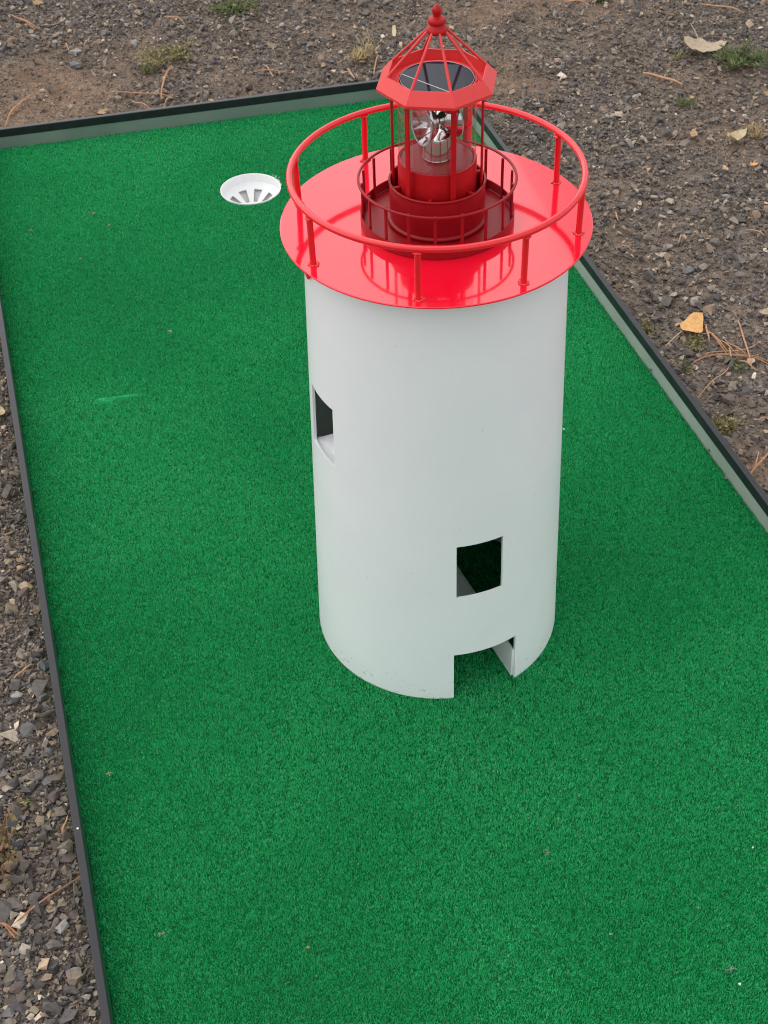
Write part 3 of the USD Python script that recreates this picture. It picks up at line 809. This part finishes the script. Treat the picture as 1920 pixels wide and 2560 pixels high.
obj('finial', lathe([(0.0, Z(0.7575)), (0.0090, Z(0.7575)), (0.0100, Z(0.7590)), (0.0101, Z(0.7608)), (0.0092, Z(0.7628)), (0.0076, Z(0.7640)), (0.0070, Z(0.7652)), (0.0078, Z(0.7664)), (0.0084, Z(0.7680)), (0.0083, Z(0.7698)), (0.0072, Z(0.7712)), (0.0046, Z(0.7718)), (0.0036, Z(0.7728)), (0.0037, Z(0.7745)), (0.0043, Z(0.7762)), (0.0045, Z(0.7782)), (0.0040, Z(0.7802)), (0.0026, Z(0.7818)), (0.0013, Z(0.7828)), (0.0, Z(0.7834))], 40), M['lantern'], lan, smooth=38)

# ------------------------------------------------------------------ single stones that stand out
def stone(px, py, w, h, look, label, seed, lift=0.0):
    """w, h: its size in the photograph, in pixels of the full picture."""
    g0 = ground(px, py + h * 0.2)
    dist = np.linalg.norm(g0 - EYE)
    s = dist / FPX
    q = np.random.default_rng(seed)
    a, b = w * s / 2, max(h * s / 2, w * s * 0.3)
    p = q.normal(size=(15, 3)); p /= np.linalg.norm(p, axis=1)[:, None]
    p *= q.uniform(0.86, 1.08, (15, 1))
    hgt = min(a, b) * q.uniform(0.55, 0.8)
    p = p * (a, b * 1.1, hgt)
    t = trimesh.convex.convex_hull(p)
    t = t.subdivide(); n_ = meshkit.noise(t.vertices / (a + 1e-9) * 2.3 + seed, seed) - 0.5
    t.vertices += t.vertices * (n_ * 0.12)[:, None]
    rot = trimesh.transformations.rotation_matrix(q.uniform(-0.5, 0.5), (0, 0, 1))
    t.apply_transform(rot)
    g0[2] = relief(g0[:2])[0]
    o = obj('stone', t, M['s_' + look], label=label, cat='stone')
    UsdGeom.Xformable(o).AddTranslateOp().Set(Gf.Vec3d(float(g0[0]), float(g0[1]), float(g0[2] + hgt * 0.42 + 0.002)))


STONES = [
    (43, 1737, 33, 26, 'pale', 'light grey flat stone left of the lane, level with the lighthouse foot'),
    (105, 1739, 30, 34, 'grey', 'grey angular stone touching the left rail, right of a paler one'),
    (117, 1766, 31, 22, 'grey', 'low grey stone just below the angular one by the left rail'),
    (68, 1820, 48, 42, 'grey', 'big wedge shaped grey stone with pale top in left gravel strip'),
    (92, 1785, 24, 16, 'tan', 'small beige stone directly above the big wedge shaped grey stone'),
    (124, 1881, 28, 27, 'grey', 'round grey stone near the left rail below the wedge shaped one'),
    (122, 1945, 38, 38, 'grey', 'slanted grey slab lying close to the left rail'),
    (136, 1992, 30, 33, 'brown', 'brownish upright chip beside the left rail above the orange bark'),
    (82, 1946, 22, 16, 'tan', 'small cream pebble left of the slanted grey slab'),
    (87, 2013, 26, 28, 'brown', 'taupe rounded stone right of the yellow sprig'),
    (97, 2051, 36, 30, 'tan', 'beige topped blocky stone below the yellow sprig'),
    (33, 2063, 42, 42, 'dark', 'large dark brown stone at the left edge above the reddish weed'),
    (43, 2110, 42, 48, 'dark', 'dark grey stone with lichen beside the reddish weed'),
    (171, 2143, 42, 34, 'brown', 'flat brown grey stone against the left rail right of the reddish weed'),
    (124, 2271, 25, 24, 'orange', 'orange tan stone below the long pine needle'),
    (155, 2311, 38, 42, 'pale', 'brightest pale grey stone in the lower left gravel strip'),
    (185, 2288, 28, 24, 'brown', 'dark olive stone touching the pale grey one on its right'),
    (43, 2464, 36, 34, 'brown', 'grey brown stone in the lower left corner, upper of two'),
    (52, 2492, 32, 28, 'brown', 'brown rounded stone just below another in lower left corner'),
    (23, 2529, 32, 27, 'grey', 'grey stone at the bottom left corner of the picture'),
    (84, 2525, 26, 23, 'tan', 'beige stone near the bottom of the left gravel strip'),
    (173, 2416, 24, 26, 'dark', 'dark angular chip beside the left rail near the bottom'),
    (61, 1480, 28, 42, 'brown', 'dark purple brown upright stone in left gravel strip'),
    (54, 1404, 28, 18, 'orange', 'yellowish tan stone at left, beside a cream one'),
    (22, 1407, 26, 20, 'tan', 'cream stone at the left edge beside a yellowish one'),
    (112, 1664, 27, 40, 'blue', 'bluish dark slate chip leaning on the left rail'),
    (188, 128, 33, 18, 'pale', 'pale beige stone among brown soil at upper left'),
    (191, 161, 40, 18, 'grey', 'flat bluish grey stone just below the pale one at upper left'),
    (139, 107, 20, 9, 'pale', 'thin pale chip up and left of the pale beige stone'),
    (338, 107, 29, 20, 'pale', 'pale rounded stone above the dry weed at upper left'),
    (457, 66, 24, 16, 'tan', 'tan stone just left below the green weed at the top'),
    (9, 119, 22, 24, 'blue', 'dark blue grey stone at the upper left edge'),
    (680, 117, 28, 16, 'tan', 'flat tan stone in gravel between the weeds and the lantern'),
    (807, 165, 19, 19, 'tan', 'beige pink stone close above the far board'),
    (914, 58, 18, 22, 'blue', 'dark grey pointed stone left of the lantern tip'),
    (1822, 999, 38, 34, 'brown', 'rounded greyish tan stone right of the lane below the pine needles'),
    (1791, 744, 32, 21, 'dark', 'dark grey block above the yellow leaf'),
    (1722, 681, 38, 22, 'grey', 'long grey slab up the gravel from the yellow leaf'),
    (1876, 969, 19, 17, 'grey', 'small grey cube shaped stone right of the rounded tan one'),
    (1410, 209, 22, 14, 'tan', 'small tan stone on fine gravel left of the bark strip'),
    (1815, 490, 20, 18, 'pale', 'pale round pebble in the right hand gravel'),
    (1675, 532, 20, 13, 'pale', 'pale pebble right of the red deck among dark gravel'),
    (1718, 680 - 95, 24, 14, 'grey', 'flat grey chip below the pale pebbles in right hand gravel'),
]
for i, (px, py, w, h, lk, lb) in enumerate(STONES):
    stone(px, py, w, h, lk, lb, 900 + i)

# ------------------------------------------------------------------ pine needles and straws
def lie(pts, z):
    return np.array([ground(x, y, GZ + z) for x, y in pts])


def curve(pts, n=12):
    pts = np.asarray(pts, float)
    if len(pts) == 2:
        t = np.linspace(0, 1, n)[:, None]
        return pts[0] * (1 - t) + pts[1] * t
    d = np.r_[0, np.cumsum(np.linalg.norm(np.diff(pts, axis=0), axis=1))]
    from scipy.interpolate import PchipInterpolator
    return PchipInterpolator(d, pts)(np.linspace(0, d[-1], n))


def needle(pts, w, label, look='needle', name='pine_needle', cat='pine needle', z=0.008, pair=False, seed=0):
    c = curve(lie(pts, z))
    t = np.linspace(0, 1, len(c))
    c[:, 2] += 0.004 * np.sin(PI * t) + 0.002 * np.sin(7 * t + seed)
    s = np.linalg.norm(c[0] - EYE) / FPX * w * 0.31
    r = s * (0.6 + 0.5 * np.sin(PI * np.clip(t * 0.9 + 0.08, 0, 1)))
    m_ = [tube(c, r, 5)]
    if pair:
        d = np.linspace(0, 1, len(c))[:, None] ** 1.3 * np.array([0.004, 0.003, 0.001])
        m_.append(tube(c + d, r * 0.9, 5))
    obj(name, joined(m_), M[look], label=label, cat=cat, smooth=40)


def c5(*a): return [(x / 1.728, y / 1.728) for x, y in a]
def c6(*a): return [(x / 2.304 + 1200, y / 2.304) for x, y in a]
def c7(*a): return [(x / 2.95 + 1400, y / 2.95 + 650) for x, y in a]
def cl(*a): return [(x / 2.572, y / 2.572 + 1700) for x, y in a]


NEEDLES = [
    (c5((22, 550), (50, 490), (95, 440), (150, 405)), 5, 'curved tan pine needle on brown soil behind the far left board', True),
    (c5((455, 403), (580, 405), (690, 410), (742, 427)), 4, 'long nearly straight pine needle lying above the far board', False),
    (c5((697, 432), (705, 360), (735, 290)), 6, 'upright paired pine needle below the dry weed', True),
    (c5((570, 437), (650, 470)), 4, 'short slanting needle just above the far board', False),
    (c5((705, 460), (740, 420)), 4, 'short needle leaning right above the far board', False),
    (c5((1070, 312), (1275, 313)), 3, 'thin straight needle lying level in gravel right of the weeds', False),
    (c5((1145, 285), (1182, 332)), 5, 'short thick needle crossing the thin level one', False),
    (c5((1500, 300), (1532, 342)), 7, 'short orange bark sliver near the far board left of the lantern', False),
    (c5((1615, 325), (1622, 280), (1636, 240)), 5, 'upright straw left of the lantern roof', False),
    (c5((40, 62), (95, 90), (152, 127)), 5, 'tan needle at the top left corner', True),
    (c5((710, 70), (765, 82), (798, 104)), 4, 'curved needle left of the green weed at the top', False),
    (c5((282, 188), (297, 216)), 5, 'tiny needle touching the pale beige stone', False),
    (c5((395, 196), (440, 184)), 5, 'short bright needle on brown soil at upper left', False),
    (c5((363, 200), (392, 160)), 4, 'short needle leaning right beside the short bright one', False),
    (c6((940, 425), (1040, 448), (1165, 492)), 9, 'thick reddish bark strip on fine gravel right of the lantern', False),
    (c6((1265, 25), (1400, 45), (1525, 76)), 5, 'long needle at the top right', False),
    (c6((480, 5), (560, 14), (630, 24)), 5, 'needle at the top edge above the bare soil', False),
    (c6((790, 1420), (840, 1432), (890, 1448)), 4, 'thin twig in gravel right of the red deck', False),
    (c6((1145, 1397), (1165, 1345)), 5, 'short upright needle right of the thin twig', False),
    (c6((775, 1225), (797, 1275)), 5, 'pale splinter in gravel beside the red deck', False),
    (c6((1530, 1332), (1590, 1335), (1632, 1358)), 5, 'curved needle at the right edge above the yellow leaf', False),
    (c7((1075, 482), (1085, 540), (1100, 600)), 7, 'short thick needle just right of the yellow leaf', False),
    (c7((1035, 540), (1100, 555), (1160, 582)), 5, 'needle leaving the tip of the yellow leaf', False),
    (c7((1070, 485), (1170, 630), (1255, 712)), 6, 'long needle slanting down into the right hand needle heap', True),
    (c7((1160, 582), (1250, 655), (1330, 700)), 5, 'needle crossing the upper part of the right hand heap', False),
    (c7((965, 770), (1090, 725), (1230, 712), (1400, 716), (1534, 772)), 6, 'longest needle, curving across the right hand needle heap', True),
    (c7((1075, 692), (1240, 684), (1370, 664), (1480, 606)), 4, 'thin needle arching over the longest one', False),
    (c7((1312, 450), (1350, 570), (1410, 782)), 6, 'needle standing steeply through the right hand heap', False),
    (c7((1215, 585), (1300, 660), (1380, 700)), 5, 'needle parallel to the crossing one in the right hand heap', False),
    (c7((1262, 735), (1215, 840), (1110, 920), (1015, 1012)), 4, 'thin needle hanging down from the right hand heap', False),
    (c7((1300, 740), (1380, 778), (1455, 808)), 6, 'needle at the lower right of the right hand heap', False),
    (c7((1245, 640), (1262, 735), (1318, 790)), 6, 'short bent needle in the middle of the right hand heap', False),
    (c7((1395, 1597), (1470, 1505), (1545, 1420)), 8, 'thick needle at the right edge beside the rail', True),
    (c7((1440, 1525), (1465, 1420)), 5, 'thin short needle left of the thick one at the right edge', False),
    (c7((1425, 1180), (1540, 1180)), 5, 'level orange needle at the right edge', False),
    (c7((768, 745), (862, 772)), 4, 'short pale needle against the right rail', False),
    (cl((48, 1597), (180, 1505), (290, 1432), (420, 1335), (520, 1250)), 7, 'long orange pine needle slanting up to the left rail', True),
    (cl((0, 1560), (50, 1606), (98, 1660)), 8, 'pine needle leaving the picture at the lower left edge', True),
    (cl((400, 992), (420, 940), (437, 880)), 10, 'thick orange bark sliver beside the left rail', False),
    ([(36, 1699), (58, 1680), (81, 1663)], 8, 'orange splinter in gravel level with the lighthouse foot', False),
]
for i, (pts, w, lb, pr) in enumerate(NEEDLES):
    needle(pts, w, lb, seed=i, pair=pr)


# ------------------------------------------------------------------ fallen leaves
def leaf(outline, look, label, stem=None, curl=0.006, z=0.010, veins=5, cat='leaf', seed=0):
    """outline: the blade's edge in photograph pixels, laid on the ground; gently cupped, with thickness."""
    pts = lie(outline, z)[:, :2]
    poly = Polygon(pts)
    if not poly.is_valid:
        poly = poly.buffer(0)
    c0 = np.array(poly.centroid.coords[0])
    ext = max(np.ptp(pts[:, 0]), np.ptp(pts[:, 1]))
    v, f = trimesh.creation.triangulate_polygon(poly, engine='earcut') if False else (None, None)
    t = plate_from(poly, 0, 0.0005)
    t = t.subdivide_to_size(ext / 9)
    d = (t.vertices[:, :2] - c0) / ext
    ang_ = np.arctan2(d[:, 1], d[:, 0]); rad = np.linalg.norm(d, axis=1)
    t.vertices[:, 2] += GZ + z + curl * (rad ** 2) * 3 + 0.0022 * rad * np.cos(ang_ * veins + seed) + 0.004 * (meshkit.noise(np.c_[d * 3.1 + seed, np.zeros(len(d))], seed) - 0.5)
    t.vertices[:, 2] = np.maximum(t.vertices[:, 2], relief(t.vertices[:, :2]) + 0.004)
    th_ = thing('leaf', label, cat, (*c0, GZ))
    t.apply_translation((-c0[0], -c0[1], -GZ))
    obj('blade', t, M[look], th_, smooth=50)
    if stem:
        s = curve(lie(stem, z + 0.002)); s -= np.r_[c0, GZ]
        obj('stalk', tube(s, np.linspace(0.0011, 0.0007, len(s)), 6), M['straw'], th_, smooth=50)


leaf(c7((880, 478), (915, 452), (950, 420), (985, 404), (1050, 407), (1056, 440), (1052, 490), (1055, 520), (1040, 540), (1000, 543), (950, 533), (905, 522), (890, 505)), 'leaf_yellow', 'bright yellow leaf with a long stalk on gravel beside the right rail', c7((898, 524), (840, 575), (775, 637)), 0.004, 0.013, 4, seed=1)
leaf(c6((1170, 255), (1195, 247), (1235, 246), (1265, 240), (1300, 250), (1340, 262), (1385, 262), (1418, 285), (1405, 300), (1370, 312), (1335, 313), (1305, 300), (1285, 312), (1260, 318), (1235, 324), (1215, 305), (1190, 292), (1175, 275)), 'leaf_pale', 'large pale curled dead leaf lying in the upper right', c6((1265, 243), (1250, 205), (1228, 160), (1212, 133)), 0.020, 0.014, 7, seed=2)
leaf(c6((1208, 765), (1232, 760), (1255, 772), (1240, 790), (1228, 806), (1215, 795)), 'leaf_tan', 'small triangular tan leaf right of the lighthouse', None, 0.006, 0.010, 3, seed=3)
leaf(c6((1420, 790), (1450, 782), (1490, 780), (1530, 790), (1525, 810), (1490, 815), (1460, 832), (1430, 835)), 'leaf_cream', 'crumpled yellowish leaf at the right beyond the deck', None, 0.016, 0.012, 6, seed=4)
leaf([(-18, 1022), (-4, 1017), (8, 1022), (14, 1032), (8, 1042), (-6, 1047), (-18, 1040)], 'leaf_cream', 'yellow leaf cut by the left edge of the picture', None, 0.006, 0.010, 4, seed=5)
leaf(c7((1448, 392), (1480, 378), (1530, 366), (1570, 370), (1575, 400), (1530, 415), (1480, 418)), 'leaf_pale', 'pale leaf at the right edge level with the yellow leaf', None, 0.008, 0.012, 4, seed=6)
leaf(c5((410, 496), (430, 480), (462, 476), (470, 486), (445, 497), (425, 503)), 'leaf_tan', 'small tan leaf just behind the far board', None, 0.006, 0.009, 3, seed=7)
leaf(c5((140, 14), (165, 8), (188, 16), (180, 26), (155, 27)), 'leaf_tan', 'small tan leaf at the top left', None, 0.006, 0.009, 3, seed=8)
leaf([(981, 66), (988, 64), (991, 78), (989, 94), (982, 94), (980, 80)], 'leaf_cream', 'cream wood chip standing out left of the lantern roof', None, 0.002, 0.009, 2, cat='wood chip', seed=9)
leaf(c6((1630, 540), (1660, 535), (1700, 545), (1690, 562), (1650, 566)), 'leaf_tan', 'orange tan leaf at the right edge above the deck height', None, 0.006, 0.010, 3, seed=10)
leaf(c6((1555, 940), (1580, 938), (1600, 950), (1585, 962), (1558, 958)), 'leaf_yellow', 'tiny yellow leaf piece in the right hand gravel', None, 0.004, 0.009, 3, seed=11)


# ------------------------------------------------------------------ weeds
def weed(px, py, w, h, n, look, label, tall=0.03, leafsize=0.0045, stems=10, cat='weed', seed=0, stemlook='stem', blade=False):
    c = ground(px, py)
    s = np.linalg.norm(c - EYE) / FPX
    q = np.random.default_rng(700 + seed)
    rx = w * s / 2
    ry = h * s / 2 / 0.55
    c[2] = relief(c[:2])[0]
    th_ = thing('weed', label, cat, c)
    st, leaves_v, leaves_f = [], [], []
    tips = []
    for k in range(stems):
        a = q.uniform(0, 2 * PI); r = math.sqrt(q.uniform(0.02, 1))
        foot = np.array([rx * 0.45 * r * math.cos(a), ry * 0.45 * r * math.sin(a), -0.002])
        tip = np.array([rx * r * math.cos(a), ry * r * math.sin(a), tall * q.uniform(0.35, 1.0)]) + q.normal(0, 0.004, 3)
        mid = (foot + tip) / 2 + (0, 0, tall * 0.25)
        cv = curve([foot, mid, tip], 7)
        st.append(tube(cv, np.linspace(0.0008, 0.0004, 7), 4)); tips.append(cv)
    obj('stem', joined(st), M[stemlook], th_)
    for i in range(n):
        cv = tips[int(q.integers(0, stems))]
        b0 = cv[int(q.integers(2, 7))] + q.normal(0, 0.0035, 3) * (1, 1, 0.6)
        b0[2] = max(b0[2], 0.002)
        L_ = leafsize * q.uniform(0.6, 1.4); W = L_ * (0.10 if blade else q.uniform(0.28, 0.45))
        d = q.normal(size=3); d[2] = abs(d[2]) * (1.3 if blade else 0.5); d /= np.linalg.norm(d)
        sd_ = np.cross(d, q.normal(size=3)); sd_ /= np.linalg.norm(sd_); up = np.cross(sd_, d)
        o = len(leaves_v)
        leaves_v += [b0, b0 + d * L_ * 0.45 + sd_ * W + up * W * 0.3, b0 + d * L_ * 0.45 - sd_ * W + up * W * 0.3, b0 + d * L_ * 0.5 - up * W * 0.1, b0 + d * L_]
        leaves_f += [[o, o + 1, o + 3], [o, o + 3, o + 2], [o + 1, o + 4, o + 3], [o + 3, o + 4, o + 2]]
    obj('foliage', (np.array(leaves_v), np.array(leaves_f)), M[look], th_)


weed(582, 30, 160, 52, 620, 'weed_green', 'green mat of small leaved weed at the top edge', 0.022, 0.0065, 40, seed=1)
weed(420, 155, 150, 80, 520, 'weed_dry', 'dry yellowish green weed in gravel at upper left', 0.03, 0.0065, 36, seed=2)
weed(375, 185, 60, 26, 120, 'weed_green', 'small dark green weed sprawling left of the dry yellowish one', 0.014, 0.006, 14, seed=21)
weed(1855, 170, 125, 62, 700, 'weed_green', 'clump of fine green grass at the right below the pale leaf', 0.03, 0.016, 40, cat='grass clump', blade=True, seed=3)
weed(1712, 266, 46, 22, 120, 'weed_green', 'tiny grass tuft left below the right hand grass clump', 0.016, 0.011, 14, cat='grass tuft', blade=True, seed=4)
weed(1700, 152, 34, 18, 70, 'weed_dry', 'sparse grass tuft under the large pale leaf', 0.014, 0.010, 10, cat='grass tuft', blade=True, seed=5)
weed(1500, 4, 60, 18, 140, 'weed_green', 'green tuft at the top edge right of the lantern', 0.018, 0.008, 16, seed=6)
weed(905, 150, 60, 60, 130, 'straw', 'dry straw tuft behind the far board left of the lantern', 0.035, 0.018, 18, cat='dry grass', blade=True, seed=7)
weed(1618, 826, 32, 42, 130, 'weed_dry', 'moss like weed against the right rail left of the yellow leaf', 0.014, 0.0045, 16, seed=8)
weed(1736, 868, 46, 36, 140, 'weed_dry', 'pale weed on gravel between the yellow leaf and the needles', 0.015, 0.005, 16, seed=9)
weed(1712, 927, 30, 18, 70, 'weed_green', 'tiny weed beside the right rail below the yellow leaf', 0.012, 0.005, 10, seed=10)
weed(1815, 1072, 66, 46, 260, 'weed_dry', 'bushy yellow green moss clump against the right rail', 0.020, 0.0048, 26, seed=11)
weed(1845, 925, 30, 14, 60, 'weed_green', 'little green sprig under the needle heap', 0.012, 0.006, 8, seed=12)
weed(8, 2155, 92, 130, 190, 'weed_red', 'reddish branching weed at the left edge', 0.045, 0.0065, 22, seed=13)
weed(62, 2015, 20, 14, 16, 'weed_dry', 'tiny yellow sprig in the left gravel strip', 0.012, 0.007, 4, seed=14)
weed(1888, 345, 40, 34, 60, 'straw', 'sparse straw tuft at the right edge beyond the deck', 0.02, 0.016, 8, cat='dry grass', blade=True, seed=15)


# ------------------------------------------------------------------ litter on the carpet
def fleck(px, py, size, look, label, name='fleck', cat='litter', seed=0, kind=0):
    c = ground(px, py, 0.0008)
    q = np.random.default_rng(1200 + seed)
    s = np.linalg.norm(c - EYE) / FPX * size / 2
    if kind == 0:
        p = q.normal(size=(9, 3)); p /= np.linalg.norm(p, axis=1)[:, None]
        t = trimesh.convex.convex_hull(p * (s, s * 0.6, s * 0.4))
        t.apply_transform(trimesh.transformations.rotation_matrix(q.uniform(0, PI), (0, 0, 1)))
    else:
        st = []
        for _ in range(9):
            a = q.uniform(0, 2 * PI); n_ = 7
            path = [q.normal(0, s * 0.35, 3) * (1, 1, 0.1)]
            for _k in range(n_):
                a += q.normal(0, 0.7)
                path.append(path[-1] + np.array([math.cos(a), math.sin(a), 0]) * s * 0.16)
            path = np.array(path); path[:, 2] = 0.0003 + 0.0004 * q.uniform(size=len(path))
            st.append(tube(path, 0.00022, 3))
        t = joined(st)
    t.apply_translation(c + (0, 0, 0.0012))
    obj(name, t, M[look], label=label, cat=cat)


FLECKS = [
    (1829, 2423, 26, 'fluff', 'grey wisp of fluff on the carpet at the lower right', 1), (1848, 2462, 12, 'flake', 'white chip below the grey wisp at the lower right', 0), (1881, 2120, 9, 'flake', 'white speck near the right edge of the carpet', 0),
    (1526, 2336, 8, 'leaf_cream', 'cream crumb on the carpet below and right of the lighthouse', 0), (1820, 2317, 8, 'leaf_cream', 'beige crumb above the grey wisp', 0), (1410, 1074, 7, 'flake', 'white speck right of the lighthouse tower', 0),
    (75, 577, 12, 'leaf_tan', 'brown crumb at far left of the carpet', 1), (272, 565, 11, 'leaf_tan', 'tan crumb on the carpet left of the cup', 1), (232, 535, 13, 'leaf_tan', 'tan fibre left above the tan crumb', 1), (200, 648, 9, 'leaf_tan', 'brown fleck above the carpet slit', 1),
    (425, 830, 12, 'leaf_cream', 'pale thread on the carpet left of the tower', 1), (272, 1936, 14, 'leaf_cream', 'cream lint near the left rail in the foreground', 1), (405, 2337, 14, 'leaf_cream', 'cream lint low in the foreground', 1), (1365, 2135, 16, 'fluff', 'grey lint in the foreground right of centre', 1),
    (1812, 1195, 14, 'fluff', 'pale green thread beside the right board', 1), (490, 1056, 6, 'leaf_cream', 'tiny cream speck right of the carpet slit', 0), (1745, 2270, 9, 'fluff', 'grey fleck left above the beige crumb', 1), (770, 2370, 10, 'leaf_tan', 'tan lint in the near foreground', 1),
    (1627, 926, 16, 's_dark', 'dark crumb against the right board below the yellow leaf', 0), (1773, 1127, 16, 's_dark', 'dark crumb against the right board, nearer the right edge', 0),
    (194, 2071, 8, 'flake', 'white speck on top of the left rail', 2)]
for i, (px, py, s, lk, lb, kd) in enumerate(FLECKS):
    if kd == 2:
        c = ground(px, py, 0.0378)
        t = trimesh.creation.icosphere(1, 0.0013); t.vertices *= (1, 1, 0.4); t.apply_translation(c)
        obj('fleck', t, M[lk], label=lb, cat='litter')
    else:
        fleck(px, py, s, lk, lb, seed=i, kind=kd)
